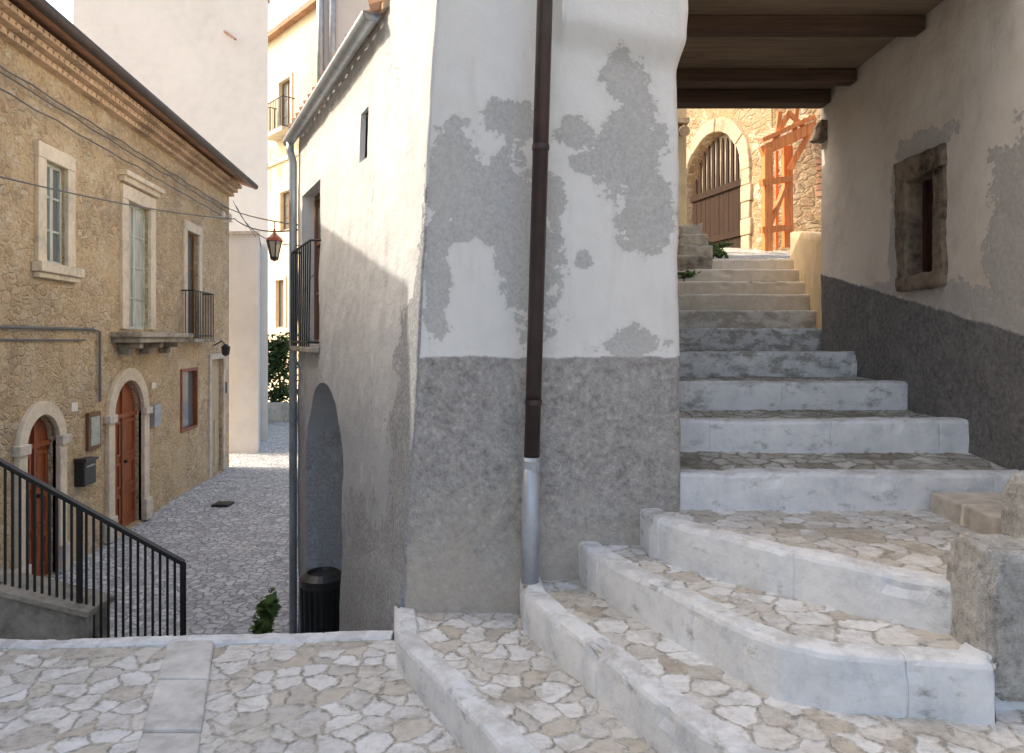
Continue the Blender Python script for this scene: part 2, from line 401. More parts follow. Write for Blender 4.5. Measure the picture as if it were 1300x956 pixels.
m=MB(); m.add([(-5.5,1.2,-1.56),(.9,1.2,-1.56),(.9,3.62,-1.56),(-5.5,ter(-5.5)-.02,-1.56),(-5.5,1.2,-3),(.9,1.2,-3),(.9,3.62,-3),(-5.5,ter(-5.5)-.02,-3)],
  [(0,1,2,3),(2,6,7,3),(1,5,6,2),(0,4,5,1),(3,7,4,0)])
m.add([(-60,-60,-1.56),(60,-60,-1.56),(60,1.2,-1.56),(-60,1.2,-1.56),(60,1.2,-3),(-60,1.2,-3)],[(0,1,2,3),(3,2,4,5)])
struct(m.build('terrace_base', m_conc))

def resample(pl, step):
    out=[]; L=[0]
    for a,b in zip(pl,pl[1:]): L.append(L[-1]+(Vector(b)-Vector(a)).length)
    n=max(2,int(L[-1]/step)); js=[]
    s=.35
    while s<L[-1]: js += [s-.008,s,s+.008]; s+=.62+.35*abs(noise.noise(Vector((s*3,pl[0][1]*5,0))))
    ss=sorted([L[-1]*i/n for i in range(n+1)]+js); jset=set(js[1::3])
    for t in ss:
        k=0
        while k<len(L)-2 and t>L[k+1]: k+=1
        f=(t-L[k])/max(1e-6,L[k+1]-L[k]); p=Vector(pl[k]).lerp(Vector(pl[k+1]),f); out.append((p,t in jset))
    return out
def kerb(pl, z, h, wd=.14):
    rs=resample(pl,.02); m=MB(); vs=[]; n=len(rs)
    for i,(p,j) in enumerate(rs):
        a=rs[max(0,i-4)][0]; b=rs[min(n-1,i+4)][0]; d=(b-a).normalized(); bk=Vector((-d.y,d.x))
        jj = .006 if j else 0
        for (o,zz) in ((.004,-h-.07),(0,-h*.75),(0,-h*.5),(0,-h*.25),(.0,-.022),(.006,-.007),(.02,0),(wd*.3,.001),(wd*.6,.001),(wd-.01,0),(wd,-.012),(wd,-.08)):
            q=p+bk*(o+ (jj if o<.01 else 0)); v=Vector((q.x,q.y,z+zz-(jj*.8 if o>.01 else 0)))
            dd=noise.noise_vector(v*3)*.009+noise.noise_vector(v*12)*.005+noise.noise_vector(v*38)*.002
            chip=max(0,noise.noise(v*7)-.30)*.06 if o<.025 and zz>-.05 else 0
            v+=dd; v.z-=chip*.6; v.x+=bk.x*chip; v.y+=bk.y*chip
            vs.append(v)
    K=12; m.v=[tuple(v) for v in vs]
    for i in range(n-1):
        for k in range(K-1): m.f.append((i*K+k,(i+1)*K+k,(i+1)*K+k+1,i*K+k+1))
    m.f.append(tuple(range(K))); m.f.append(tuple((n-1)*K+k for k in range(K-1,-1,-1)))
    return m
def plpt(pl,t):
    L=[0]
    for a,b in zip(pl,pl[1:]): L.append(L[-1]+(Vector(b)-Vector(a)).length)
    s=t*L[-1]; k=0
    while k<len(L)-2 and s>L[k+1]: k+=1
    f=(s-L[k])/max(1e-6,L[k+1]-L[k]); return Vector(pl[k]).lerp(Vector(pl[k+1]),f)
def tread(a, b, za, zb, res=.014):
    nu=int(3.0/res*.75); nv=max(8,int(.75/res)); m=MB()
    for j in range(nv+1):
        for i in range(nu+1):
            t=i/nu; p=plpt(a,t); q=plpt(b,t); v=j/nv; r=p.lerp(q,.03+v*.99)
            z=za+(zb-za)*v-.015+noise.noise(Vector((r.x*1.5,r.y*1.5,za)))*.008
            m.v.append((r.x,r.y,z))
    m.f=[(j*(nu+1)+i,j*(nu+1)+i+1,(j+1)*(nu+1)+i+1,(j+1)*(nu+1)+i) for j in range(nv) for i in range(nu)]
    return m
stairs = thing('stone_staircase',(1.2,3.0,-1.52),'wide white-edged stone stairs paved with pebbles, fanning out then climbing through the covered passage','staircase')
S = [
 (-1.37,[(-.62,3.7),(-.535,3.27),(-.283,2.83),(.12,2.1),(.5,1.45),(2.7,1.2)]),
 (-1.20,[(.03,3.7),(.055,3.36),(.42,2.51),(.66,2.0),(1.2,1.8),(2.7,1.6)]),
 (-1.03,[(.32,3.7),(.37,3.44),(.60,2.95),(.80,2.55),(.90,2.40),(1.05,2.33),(1.53,2.24),(1.60,2.34),(2.7,2.20)]),
 (-.86,[(.64,3.7),(.655,3.42),(.80,3.22),(1.05,2.95),(1.30,2.70),(1.55,2.49),(1.8,2.46),(2.7,2.40)]),
 (-.69,[(.70,3.66),(.86,3.64),(1.7,3.63),(2.7,3.62)]),
 (-.473,[(.8,4.14),(2.7,4.12)]),(-.292,[(.8,4.78),(2.7,4.76)]),(-.103,[(.8,5.46),(2.7,5.46)]),
 (.09,[(.8,6.15),(2.75,6.13)]),(.265,[(.8,6.6),(2.85,6.6)]),(.44,[(.8,7.0),(2.95,7.0)]),(.60,[(.8,7.4),(3.05,7.4)]),
 (.77,[(.8,7.8),(3.2,7.8)]),(.92,[(.8,8.2),(3.35,8.2)])]
for i,(z,pl) in enumerate(S):
    h = .17 if i else .16
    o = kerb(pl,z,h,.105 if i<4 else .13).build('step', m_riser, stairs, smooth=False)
    if i+1<len(S): nb=S[i+1][1]; zb=S[i+1][0]-.17
    else: nb=[(.8,8.7),(3.5,8.7)]; zb=.98
    tread(pl,nb,z,zb,.014 if i<5 else .024).build('tread', m_cob if i<4 else m_cobu, o, smooth=True)
zr=lambda x,y:.93+.152*(y-8.3)
m=sheet(1.0,8,8.35,18,.09,lambda x,y: zr(x,y)+nz((x,y,2),.8,.05))
struct(m.build('upper_street', m_cobu, smooth=True))
m=MB(); m.hexa([(1,8.6,-3),(8,8.6,-3),(8,18,-3),(1,18,-3),(1,8.6,.9),(8,8.6,.9),(8,18,2.25),(1,18,2.25)]); struct(m.build('hill_base', m_earth))
e=kerb([(-5.4,ter(-5.4)-.02),(-3.5,ter(-3.5)),(-2,ter(-2)),(-.62,ter(-.62))][::-1],-1.516,.3,.10); o=e.build('terrace_edge_kerb', m_riser); struct(o)
m=MB()
for k in range(6):
    ya=3.57-k*.42; yb=ya-.405; sx=lambda y: (3.57-y)*.36
    za=-1.6; zb=-1.514+.003*(k%2)
    q=[(-1.73+sx(yb),yb),(-1.50+sx(yb),yb),(-1.50+sx(ya),ya),(-1.73+sx(ya),ya)]
    m.hexa([(x,y,za) for x,y in q]+[(x,y,zb) for x,y in q])
struct(m.build('flagstone_strip', m_flag, bevel=.012))
m=MB().box(-5.35,-5.05,12.6,12.9,-3.0,-2.955)
for k in range(5): m.box(-5.33+k*.055,-5.31+k*.055,12.62,12.88,-2.956,-2.948)
tag(m.build('drain_grate', m_iron, bevel=.004),'dark square drain grate set in the street cobbles','drain grate')

# ------------------------------------------------------------------ stone house on the left
FX=lambda y,w,z:(-4.8-.11*y+w, y, z)
fy=lambda px: 4.8/((650-px)/900-.11)
SH=thing('stone_house',(-6.5,10,-2.95),'ochre rubble-stone two-storey house with scalloped eaves lining the left of the street','house')
y0,y1=4.2,16.6
wall=MB(FX).box(y0,y1,-5,0,-3.1,3.45).build('wall', m_rub, SH)
ops=dict(w1=(fy(55),fy(82),.94,2.2), w2=(fy(160),fy(188),.15,2.16), w3=(fy(236),fy(251),0.02,2.1))
gd=[(8.28,9.0,-2.98,-.93),(10.55,11.62,-2.98,-.65)]
c=MB(FX)
for k,(a,b,c0,c1) in ops.items(): c.box(a,b,-.3,.1,c0,c1)
for a,b,c0,c1 in gd: c.prism(arch(a,b,c0,c1),-.28,.1)
c.box(13.45,14.3,-.15,.1,-1.75,-.62); c.box(15.2,16.05,-.2,.1,-2.98,-.45)
cut(wall,c)
def surround(a,b,c0,c1,t,proud,parent,name='frame',mat=m_stone,base=False,f=FX):
    m=MB(f); m.box(a-t,a-.002,-.1,proud,c0,c1); m.box(b+.002,b+t,-.1,proud,c0,c1); m.box(a-t,b+t,-.1,proud+.005,c1+.002,c1+t)
    if base: m.box(a-t,b+t,-.1,proud,c0-t,c0-.002)
    return m.build(name, mat, parent, bevel=.008)
def casement(a,b,c0,c1,w,mat,parent,name='window',panes=3,glass=True,f=FX):
    m=MB(f); mid=(a+b)/2; t=.045
    m.box(a,b,w-.03,w+.02,c0,c0+t); m.box(a,b,w-.03,w+.02,c1-t,c1)
    for x0,x1 in ((a,a+t),(mid-t*.8,mid+t*.8),(b-t,b)): m.box(x0,x1,w-.032,w+.025,c0+t,c1-t)
    for k in range(1,panes):
        z=c0+(c1-c0)*k/panes; m.box(a+t,mid-t*.8,w-.02,w+.015,z-.015,z+.015); m.box(mid+t*.8,b-t,w-.02,w+.015,z-.015,z+.015)
    o=m.build(name,mat,parent,bevel=.004)
    MB(f).box(a+.01,b-.01,w-.02,w-.008,c0+.01,c1-.01).build('pane', m_glass if glass else m_pale, o)
    return o
a,b,c0,c1=ops['w1']; w=casement(a,b,c0,c1,-.06,m_pale,SH); surround(a,b,c0,c1,.19,.05,w)
MB(FX).box(a-.26,b+.28,.0,.13,c0-.13,c0-.01).build('sill',m_stone,w,bevel=.01)
MB(FX).box(a-.22,b+.24,.0,.08,c0-.2,c0-.132).build('sill_moulding',m_stone,w,bevel=.01)
a,b,c0,c1=ops['w2']; w=casement(a,b,c0,c1,-.08,m_pale,SH,'balcony_door',4,False); surround(a,b,c0,c1,.22,.05,w)
MB(FX).box(a-.32,b+.34,0,.16,c1+.33,c1+.41).box(a-.27,b+.29,0,.10,c1+.25,c1+.332).build('lintel_cornice',m_stone,w,bevel=.01)
a,b,c0,c1=ops['w3']; w=casement(a,b,c0,c1,-.10,m_brown,SH,'balcony_door',3); surround(a,b,c0,c1,.18,.04,w)
bl=MB(FX).box(10.5,12.75,.0,.48,.02,.10).box(10.55,12.7,0,.42,-.06,.022).build('balcony',m_stoned,SH,bevel=.015)
for yy in (10.75,11.55,12.35):
    MB(FX).prism([(yy,-.062),(yy+.16,-.062),(yy+.16,-.25),(yy,-.25)],0,.16).box(yy+.01,yy+.15,.15,.34,-.15,-.064).build('corbel',m_stoned,bl,bevel=.02)
b2=MB(FX).box(13.45,14.7,0,.26,-.07,.0).build('balcony',m_stoned,SH,bevel=.01)
m=MB(FX); W_=.23
for z in (.06,.92): m.tube([(13.47,0,z),(13.47,W_,z),(14.68,W_,z),(14.68,0,z)],.014,6)
for k in range(13): yy=13.47+1.21*k/12; m.tube([(yy,W_,.0),(yy,W_,.92)],.009,6)
for k in range(2): m.tube([(13.47,.08+.08*k,0),(13.47,.08+.08*k,.92)],.009,6)
m.build('balcony_railing',m_iron,b2)
def arched_door(a,b,c0,c1,mat,lab,t):
    d=MB(FX).prism(arch(a+.005,b-.005,c0,c1-.005),-.16,-.10)
    d=d.build('door',mat,SH); d['label']=lab
    mid=(a+b)/2; r=(b-a)/2; m=MB(FX); W=-.10
    m.box(mid-.025,mid+.025,W+.001,W+.04,c0,c1-.03)
    m.box(a+.01,b-.01,W+.002,W+.035,c1-r-.05,c1-r+.01)
    for s0,s1 in ((a+.06,mid-.06),(mid+.06,b-.06)):
        for q0,q1 in ((c0+.15,c0+.55),(c0+.65,c0+1.05),(c0+1.15,c1-r-.1)):
            m.ring([(s0,q0),(s0,q1),(s1,q1),(s1,q0),(s0,q0)],[(s0+.04,q0+.04),(s0+.04,q1-.04),(s1-.04,q1-.04),(s1-.04,q0+.04),(s0+.04,q0+.04)],W+.001,W+.025)
    m.build('door_panel',mat,d,bevel=.003)
    inn=arch(a,b,c0,c1); k=(r+t)/r
    out=[(a-t,c0)]+[(mid+(u-mid)*k,(c1-r)+(z-(c1-r))*k) for u,z in inn[1:-1]]+[(b+t,c0)]
    MB(FX).ring(inn,out,-.05,.06).build('door_surround',m_stone,d,bevel=.01)
    for u0,u1 in ((a-t-.05,a+.01),(b-.01,b+t+.05)):
        MB(FX).box(u0,u1,.0,.10,c1-r-.06,c1-r+.06).build('impost',m_stonel,d,bevel=.012)
        MB(FX).box(u0,u1,.0,.10,c0,c0+.35).build('plinth_block',m_stonel,d,bevel=.012)
    MB(FX).tube([(mid+.06,W+.02,c0+1.05),(mid+.06,W+.08,c0+1.05)],.025,8).build('handle',m_iron,d)
arched_door(*gd[0],m_red,'red-brown arched door behind the black railing',.17)
arched_door(*gd[1],m_red,'carved red-brown arched double door below the stone balcony',.20)
w=MB(FX).box(13.45,14.3,-.1,-.06,-1.75,-.62).build('window',m_glass,SH); surround(13.47,14.28,-1.73,-.64,.06,.03,w,'frame',m_red,True)
w=MB(FX).box(15.2,16.05,-.12,-.07,-2.98,-.45).box(15.28,15.6,-.071,-.05,-2.8,-1.8).box(15.66,15.97,-.071,-.05,-2.8,-1.8).box(15.28,15.97,-.071,-.05,-1.7,-.6).build('door',m_beige,SH,bevel=.005); surround(15.2,16.05,-2.98,-.45,.12,.04,w,'frame',m_stonel)
m=MB(FX)
for row,(z,wd) in enumerate(((3.36,.12),(3.45,.21),(3.54,.30))):
    yy=y0
    while yy<y1:
        n=6; r=.062
        pts=[(yy+r-r*math.cos(math.pi*i/n), z-.035+.07*math.sin(math.pi*i/n)) for i in range(n+1)]
        m.prism(pts,0,wd); yy+=.128
    m.box(y0,y1,0,wd-.02,z+.028,z+.052)
m.build('scalloped_cornice',m_tilep,SH)
rf=MB(FX); rf.add([(y0,.47,3.64),(y1+.35,.47,3.64),(y1+.35,-2.6,4.75),(y0,-2.6,4.75),(y0,.47,3.59),(y1+.35,.47,3.59),(y1+.35,-2.6,4.60),(y0,-2.6,4.60)],[(0,1,2,3),(4,7,6,5),(0,4,5,1),(1,5,6,2),(2,6,7,3),(3,7,4,0)])
rf.add([(y0,-2.6,4.75),(y1+.35,-2.6,4.75),(y1+.35,-5.3,3.7),(y0,-5.3,3.7)],[(0,1,2,3)])
rf.add([(y1,0,3.45),(y1,-5,3.45),(y1,-2.6,4.6)],[(0,1,2)])
roof=rf.build('roof',m_tile,SH)
m=MB(FX); yy=y0+.1
while yy<y1+.3:
    m.tube([(yy,.45,3.65),(yy,-2.6,4.76)],[.05,.05],6); yy+=.2
m.build('roof_tiles',m_tile,roof)
m=MB(FX); m.tube([(y0,.52,3.64),(y1+.4,.52,3.64)],.068,10); m.build('gutter',simple('dark_gutter',(.075,.06,.055),.5,.2),SH,smooth=True)
MB(FX).box(9.76,10.12,.0,.05,-1.55,-1.03).build('notice_board',m_brown,SH,bevel=.006)
MB(FX).box(9.81,10.07,.051,.058,-1.49,-1.09).build('notice_sheet',m_paper,SH)
mbx=MB(FX).box(9.45,9.78,.0,.14,-1.98,-1.66).prism([(9.43,-1.66),(9.80,-1.66),(9.80,-1.63),(9.43,-1.60)],0,.17).build('letter_box',m_plas,SH,bevel=.01)
MB(FX).box(9.5,9.73,.141,.147,-1.73,-1.71).build('letter_slot',m_zinc,mbx)
MB(FX).box(9.36,9.52,0,.02,-.97,-.85).build('house_number_tile',m_white,SH,bevel=.004)
MB(FX).box(12.02,12.2,0,.02,-.85,-.75).build('house_number_tile',m_white,SH,bevel=.004)
MB(FX).box(11.97,12.25,0,.09,-1.5,-1.12).build('meter_box',m_zinc,SH,bevel=.01)
MB(FX).box(16.2,16.35,0,.03,-1.25,-1.0).build('wall_plate',m_iron,SH)
m=MB(FX).tube([(5.5,.04,.13),(9.9,.04,.13),(10.1,.04,.10),(10.1,.04,-.9)],.018,8); m.build('wall_conduit',m_cable,SH)
m=MB(FX).tube([(5.5,.03,.0),(9.7,.03,-.02)],.012,6); m.build('wall_conduit',m_cable,SH)
for k,(zA,zB) in enumerate(((3.0,3.02),(2.93,2.9),(2.72,2.75))):
    m=MB(FX).tube([(5+11.5*i/24,.06+.02*k,zA+(zB-zA)*i/24-.035*abs(math.sin(i*1.3+k))) for i in range(25)],.011,5)
    m.build('facade_cable',m_cable,SH)
for yy in (15.4,15.9): MB(FX).box(yy,yy+.05,0,.25,2.62,2.66).lathe(FX(yy+.03,.22,2.66),[(.03,0),(.05,.03),(.03,.06),(.045,.09),(.01,.12)],8).build('insulator',m_white,SH)
lm=MB(FX).tube([(15.45,0,-.15),(15.45,.18,-.05),(15.45,.26,-.15)],.015,6).lathe(FX(15.45,.26,-.38),[(.03,0),(.08,.04),(.10,.2),(.03,.26)],8).build('wall_lamp',m_iron,SH)

TH=thing('added_shade_house',(-7,0,-1.5),'unseen tall plain rubble house added at the near left to shade the terrace and steps','house')  # unseen house, added to keep the sun off terrace and lower steps
MB().box(-12,-5.6,-7,4.12,-3,9).build('wall',m_rub,TH)
m=MB().add([(-12.3,-7.3,9),(-5.2,-7.3,9),(-5.2,4.16,9),(-12.3,4.16,9),(-8.8,-7.3,10.4),(-8.8,4.16,10.4)],[(0,1,4),(1,2,5,4),(2,3,5),(3,0,4,5),(0,3,2,1)]); m.build('roof',m_tile,TH)

# ------------------------------------------------------------------ white tall building, annex, cream house
WB=thing('white_tower_house',(-10,22,-2.95),'tall windowless white plastered house rising behind the stone house roof','house')
def poly(name,pts,z0,z1,mat,par):
    n=len(pts); m=MB(); m.v=[(x,y,z0) for x,y in pts]+[(x,y,z1) for x,y in pts]
    m.f=[tuple(range(n-1,-1,-1)),tuple(range(n,2*n))]+[(i,(i+1)%n,n+(i+1)%n,n+i) for i in range(n)]; return m.build(name,mat,par)
poly('wall',[(-13,21),(-7.23,21),(-9.5,27.2),(-13,27)],-3.1,13,m_white,WB)
poly('roof',[(-13.3,20.7),(-7.1,20.7),(-9.4,27.5),(-13.3,27.4)],13,13.25,m_tile,WB)
MB().tube([P(285,40,20.97),P(299,50,20.6)],.035,6,).build('rusty_bracket',m_tile,WB)
AN=thing('white_annex',(-7,19,-2.95),'low pale annex with flat coping between stone house and lane','house')
poly('wall',[(-9,18.5),(-6.62,18.5),(-7.45,20.99),(-9,20.99)],-3.1,2.72,m_whiteb,AN)
poly('coping',[(-9,18.44),(-6.58,18.44),(-7.42,20.99),(-9,20.99)],2.722,2.80,m_stonel,AN)
CH=thing('cream_house',(-9.8,30,-2.95),'sunlit tall cream house closing the far end of the lane, with a small iron balcony','house')
CX=lambda y,w,z:(-11.0+(31.5-y)*.906-.74*w, y-.67*w, z)
cw=MB(CX).box(27.6,32.5,-4,0,-3.1,13).build('wall',m_yel,CH)
wins=((29.5,30.3,8.7,10.9),(29.95,30.55,.5,2.5),(29.5,30.2,4.6,6.2))
c=MB(CX)
for a,b,z0_,z1_ in wins: c.box(a,b,-.3,.1,z0_,z1_)
c.prism(arch(29.1,29.7,-3.0,-.6),-.3,.1); cut(cw,c)
for a,b,z0_,z1_ in wins:
    w=casement(a,b,z0_,z1_,-.12,m_brown,CH,f=CX); surround(a,b,z0_,z1_,.14,.06,w,f=CX)
dd=MB(CX).prism(arch(29.1,29.7,-3.0,-.6),-.28,-.2).build('door',m_brown,CH)
b3=MB(CX).box(29.2,30.6,0,.6,8.5,8.66).build('balcony',m_stonel,CH)
m=MB(CX)
for z in (8.7,9.9): m.tube([(29.25,0,z),(29.25,.55,z),(30.55,.55,z),(30.55,0,z)],.025,6)
for k in range(12): yy=29.25+1.3*k/11; m.tube([(yy,.55,8.66),(yy,.55,9.9)],.018,5)
for k in range(5): m.tube([(30.55,.1+.1*k,8.66),(30.55,.1+.1*k,9.9)],.018,5)
m.build('balcony_railing',m_iron,b3)
MB(CX).tube([(31.1,.1,6.5),(31.1,.1,8.4),(31.0,.5,8.6),(30.9,.7,8.3)],.03,6).lathe(CX(30.9,.7,7.7),[(.03,0),(.15,.1),(.2,.45),(.05,.6)],8).build('bracket_lamp',m_iron,CH)
MB(CX).box(27.6,32.5,0,.08,7.5,7.7).build('string_course',m_stone,CH)
MB(CX).box(27.6,32.5,0,.12,-3,-2.2).build('base_course',m_stone,CH)
MB(CX).box(27.4,32.7,-4.2,.3,13,13.2).build('roof',m_tile,CH)
tag(MB().box(-9.6,-7.2,25.3,25.7,-3.1,-2.3).build('garden_wall',m_stonel,bevel=.03),'low pale garden wall at the end of the cobbled lane','wall')
sh=thing('garden_shrub',(-8.4,26.2,-2.2),'dark leafy shrub above the low wall at the lane end','shrub')
leaves('foliage',(-8.7,26.2,-1.15),(.75,.5,1.15),2600,.10,m_leafd,sh,3)
MB().tube([(-8.6,26.2,-3),(-8.55,26.2,-1.8),(-8.7,26.1,-.6)],[.08,.06,.02],6).build('stem',m_bark,sh)

# ------------------------------------------------------------------ corner building
GX=lambda y,w,z:(1.23-.475*y+.056*z*max(0,1-(y-3.6)/3.4)-w, y, z)
CB=thing('corner_house',(-.5,3.6,-1.5),'big white corner house with peeling plaster over a grey roughcast base','house')
def frontf(u,z):
    xl=-.48+.056*z; xr=.857 - .006*z
    t=u; x=xl+(xr-xl)*t; y=3.6
    if x>.22:
        k=min(1,max(0,(z-1.40-.05*math.sin(x*6))/.16)); k=k*k*(3-2*k); kk=min(1,(x-.22)/.05)
        y-=.085*k*kk; x+=.03*k*max(0,(x-.6)/.25)
    b=min(1,max(0,(-.085-z)/.02)); y-=.006*b
    y+= .03*max(0,(t-.97)/.03)**2
    y+= .012*max(0,(.03-t)/.03)**2
    return (x,y,z)
slab(frontf,0,1,90,-1.75,5.2,260,(0,.5,0),.014).build('front_wall',m_front,CB,smooth=True)
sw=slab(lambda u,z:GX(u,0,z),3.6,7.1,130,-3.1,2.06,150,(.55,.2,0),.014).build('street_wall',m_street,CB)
c=MB(GX).prism(arch(5.05,6.6,-3.4,-.36),-.45,.3)
c.box(4.72,4.90,-.25,.3,1.21,1.55); c.box(6.1,6.88,-.25,.3,-.05,1.38)
cut(sw,c)
for p in sw.data.polygons: p.use_smooth=False
w=MB(GX).box(4.71,4.91,-.24,-.2,1.2,1.56).build('small_window',m_void,CB)
surround(4.722,4.898,1.215,1.545,.015,-.03,w,'frame',m_brown,True,f=GX)
w=casement(6.1,6.88,-.05,1.38,-.14,m_brown,CB,'balcony_door',3,f=GX)
b4=MB(GX).box(6.03,6.96,0,.10,-.12,-.07).build('balcony',m_stoned,CB,bevel=.01)
m=MB(GX)
for z in (-.03,.84): m.tube([(6.05,0,z),(6.05,.09,z),(6.94,.09,z),(6.94,0,z)],.010,6)
for k in range(10): yy=6.05+.89*k/9; m.tube([(yy,.09,-.07),(yy,.09,.84)],.007,6)
m.build('balcony_railing',m_iron,b4)
MB().box(.3,.82,4.1,6.2,-1.6,2.06).build('passage_wall',m_pass,CB)
MB().add([(-.0,4.12,-3),(.3,4.12,-3),(.3,8.2,-3),(-1.5,8.2,-3),(-.0,4.12,2.05),(.3,4.12,2.05),(.3,8.2,2.05),(-1.5,8.2,2.05)],[(0,1,5,4),(1,2,6,5),(2,3,7,6),(4,5,6,7)]).build('inner_wall',m_whiteb,CB)
MB().box(.3,.8,6.2,9.0,-1.6,3.0).build('rear_wall',m_cream,CB)
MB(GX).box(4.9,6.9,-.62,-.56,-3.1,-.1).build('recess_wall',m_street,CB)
MB().add([(-.49+.056*2.0,3.62,2.05),(-.49+.056*2.0-.31,4.32,2.05),(.3,4.32,2.05),(-.2,3.62,5.2),(-.5,4.32,5.2),(.3,4.32,5.2)],[(0,3,4,1),(1,4,5,2)]).build('upper_side_wall',m_white,CB)
m=MB(GX); m.add([(4.33,.05,2.06),(7.1,.05,2.06),(7.1,-2.4,2.72),(4.33,-2.4,2.72),(4.33,.05,2.02),(7.1,.05,2.02),(7.1,-2.4,2.67),(4.33,-2.4,2.67)],[(0,1,2,3),(4,7,6,5),(0,4,5,1),(1,5,6,2),(3,7,4,0),(2,6,7,3)])
rf=m.build('roof',m_tilep,CB)
m=MB(GX); yy=4.42
while yy<7.1: m.tube([(yy,.10,2.06),(yy,-2.4,2.74)],.055,8); yy+=.17
m.build('roof_tiles',m_tile,rf)
def gutter(f,p0,p1,r,name,mat,par):
    m=MB(); p0=Vector(f(*p0)); p1=Vector(f(*p1)); d=(p1-p0).normalized(); a=d.cross(Vector((0,0,1))).normalized(); n=10
    vs=[]
    for e in (p0,p1):
        for rr in (r,r-.006):
            for k in range(n+1):
                t=math.pi+math.pi*k/n; vs.append(e+a*math.cos(t)*rr+Vector((0,0,1))*math.sin(t)*rr)
    N=n+1; fs=[]
    for k in range(n):
        fs+= [(k,k+1,2*N+k+1,2*N+k),(N+k,3*N+k,3*N+k+1,N+k+1),(k,N+k,N+k+1,k+1),(2*N+k,2*N+k+1,3*N+k+1,3*N+k)]
    fs+=[(0,2*N,3*N,N),(n,N+n,3*N+n,2*N+n), tuple(range(N)), tuple(range(2*N,3*N))]
    m.v=[tuple(v) for v in vs]; m.f=fs; return m.build(name,mat,par,smooth=True)
gutter(GX,(4.36,.11,2.01),(7.15,.09,1.99),.058,'gutter',m_zinc,CB)
m=MB(GX).tube([(7.04,.09,1.96),(7.04,.09,1.86),(7.04,.06,1.76),(7.04,.06,-2.98)],.038,10); m.build('downpipe',m_zinc,CB,smooth=True)
def skf(u,z):
    x,y,zz=GX(u,0,z); k=min(1,max(0,(-1.02-.3*max(0,u-4.1)-z)/.35)); k=k*k*(3-2*k); k2=1-max(0,(u-4.1)/.6) if u>4.1 else 1
    return (x-.002-.016*k*max(0,k2)+.03*(1-k), y, z)
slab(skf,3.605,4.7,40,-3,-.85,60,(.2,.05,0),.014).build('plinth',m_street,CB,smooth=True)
m=MB().tube([(.178,3.45,5.2),(.176,3.45,2.2),(.097,3.505,-.60)],.039,16); bp=m.build('brown_downpipe',m_pipe,CB,smooth=True)
gp=MB().tube([(.095,3.50,-.585),(.088,3.495,-1.20)],.043,16).build('metal_downpipe',m_zinc,CB,smooth=True)
MB().tube([(.097,3.503,-.60),(.0965,3.503,-.655)],[.050,.046],16).build('pipe_collar',m_zinc,gp,smooth=False)
for z in (.95,-.3):
    x=.176-(2.2-z)*.0282; y=3.45+(2.2-z)*.0196; MB().tube([(x,y,z),(x,y,z-.025)],.043,16).box(x-.012,x+.012,y+.03,3.62,z-.02,z-.005).build('pipe_clamp',m_pipe,bp)
NH=thing('lane_neighbour_house',(-1.8,9,-2.95),'shaded pale house behind the corner house roof with twin pipes','house')
MB().box(-2.12,-1.2,7.75,11.5,-3.1,4.5).build('wall',m_whiteb,NH); MB().box(-2.3,-1.1,7.6,11.6,4.5,4.62).build('roof',m_tile,NH)
for x in (-2.08,-1.95): MB().tube([(x,7.7,4.5),(x,7.7,2.2)],.04,10).build('downpipe',m_zinc,NH,smooth=True)

# ------------------------------------------------------------------ passage house on the right
PH=thing('passage_house',(2.9,5,-.6),'plastered house on the right with dark roughcast skirting, bridging the stairs under a timber ceiling','house')
pw=slab(lambda u,z:(2.65+.02*(u<3.3),u,z),1.0,6.08,140,-1.8,5.2,150,(.6,0,0),.015).build('passage_wall',m_pass,PH)
c=MB().box(2.4,2.9,4.43,4.74,.42,1.06); cut(pw,c)
for p in pw.data.polygons: p.use_smooth=False
rnd=random.Random(4)
w=MB().box(2.85,2.89,4.43,4.74,.42,1.06).build('window',m_void,PH)
def rstone(m,x0,x1,y0_,y1_,z0_,z1_,j=.012):
    v=[(x,y,z) for x in (x0,x1) for y in (y0_,y1_) for z in (z0_,z1_)]
    v=[tuple(a+rnd.uniform(-j,j) for a in p) for p in v]
    m.add(v,[(0,1,3,2),(4,6,7,5),(0,4,5,1),(2,3,7,6),(0,2,6,4),(1,5,7,3)])
m=MB()
rstone(m,2.625,2.8,4.33,4.44,.39,.74,.01); rstone(m,2.625,2.8,4.32,4.44,.72,1.08,.01)
rstone(m,2.625,2.8,4.73,4.86,.39,.76,.01); rstone(m,2.625,2.8,4.73,4.85,.74,1.08,.01)
rstone(m,2.62,2.8,4.32,4.87,1.05,1.20,.015); rstone(m,2.62,2.8,4.33,4.85,.33,.42,.01)
m.build('stone_surround',m_brst,w,rough=.011)
m=MB().box(2.74,2.78,4.44,4.47,.43,1.05).box(2.74,2.78,4.70,4.735,.43,1.05).box(2.76,2.78,4.47,4.70,.43,1.05)
m.build('shutter',wood('dark_shutter_wood',(.06,.028,.02)),w,bevel=.003)
MB().box(.84,2.64,3.9,6.05,2.07,2.12).build('ceiling',m_plank,PH)
for y,hh in ((4.52,.09),(5.42,.09)): MB().box(.83,2.64,y,y+.12,2.06-hh,2.071).build('ceiling_beam',m_dark,PH,bevel=.012)
MB().box(.83,2.64,5.86,6.04,1.955,2.071).build('ceiling_beam',m_dark,PH,bevel=.015)
MB().box(.86,2.66,3.66,3.9,2.03,5.2).build('upper_front_wall',m_white,PH)
MB().box(-.2,3.2,3.9,6.1,2.13,5.2).build('upper_storey',m_white,PH)
MB().add([(-.5,3.3,5.2),(3.5,3.3,5.2),(3.5,6.4,5.2),(-.5,6.4,5.2),(-.5,4.85,6),(3.5,4.85,6)],[(0,1,5,4),(1,2,5),(2,3,4,5),(3,0,4),(0,3,2,1)]).build('roof',m_tile,PH)
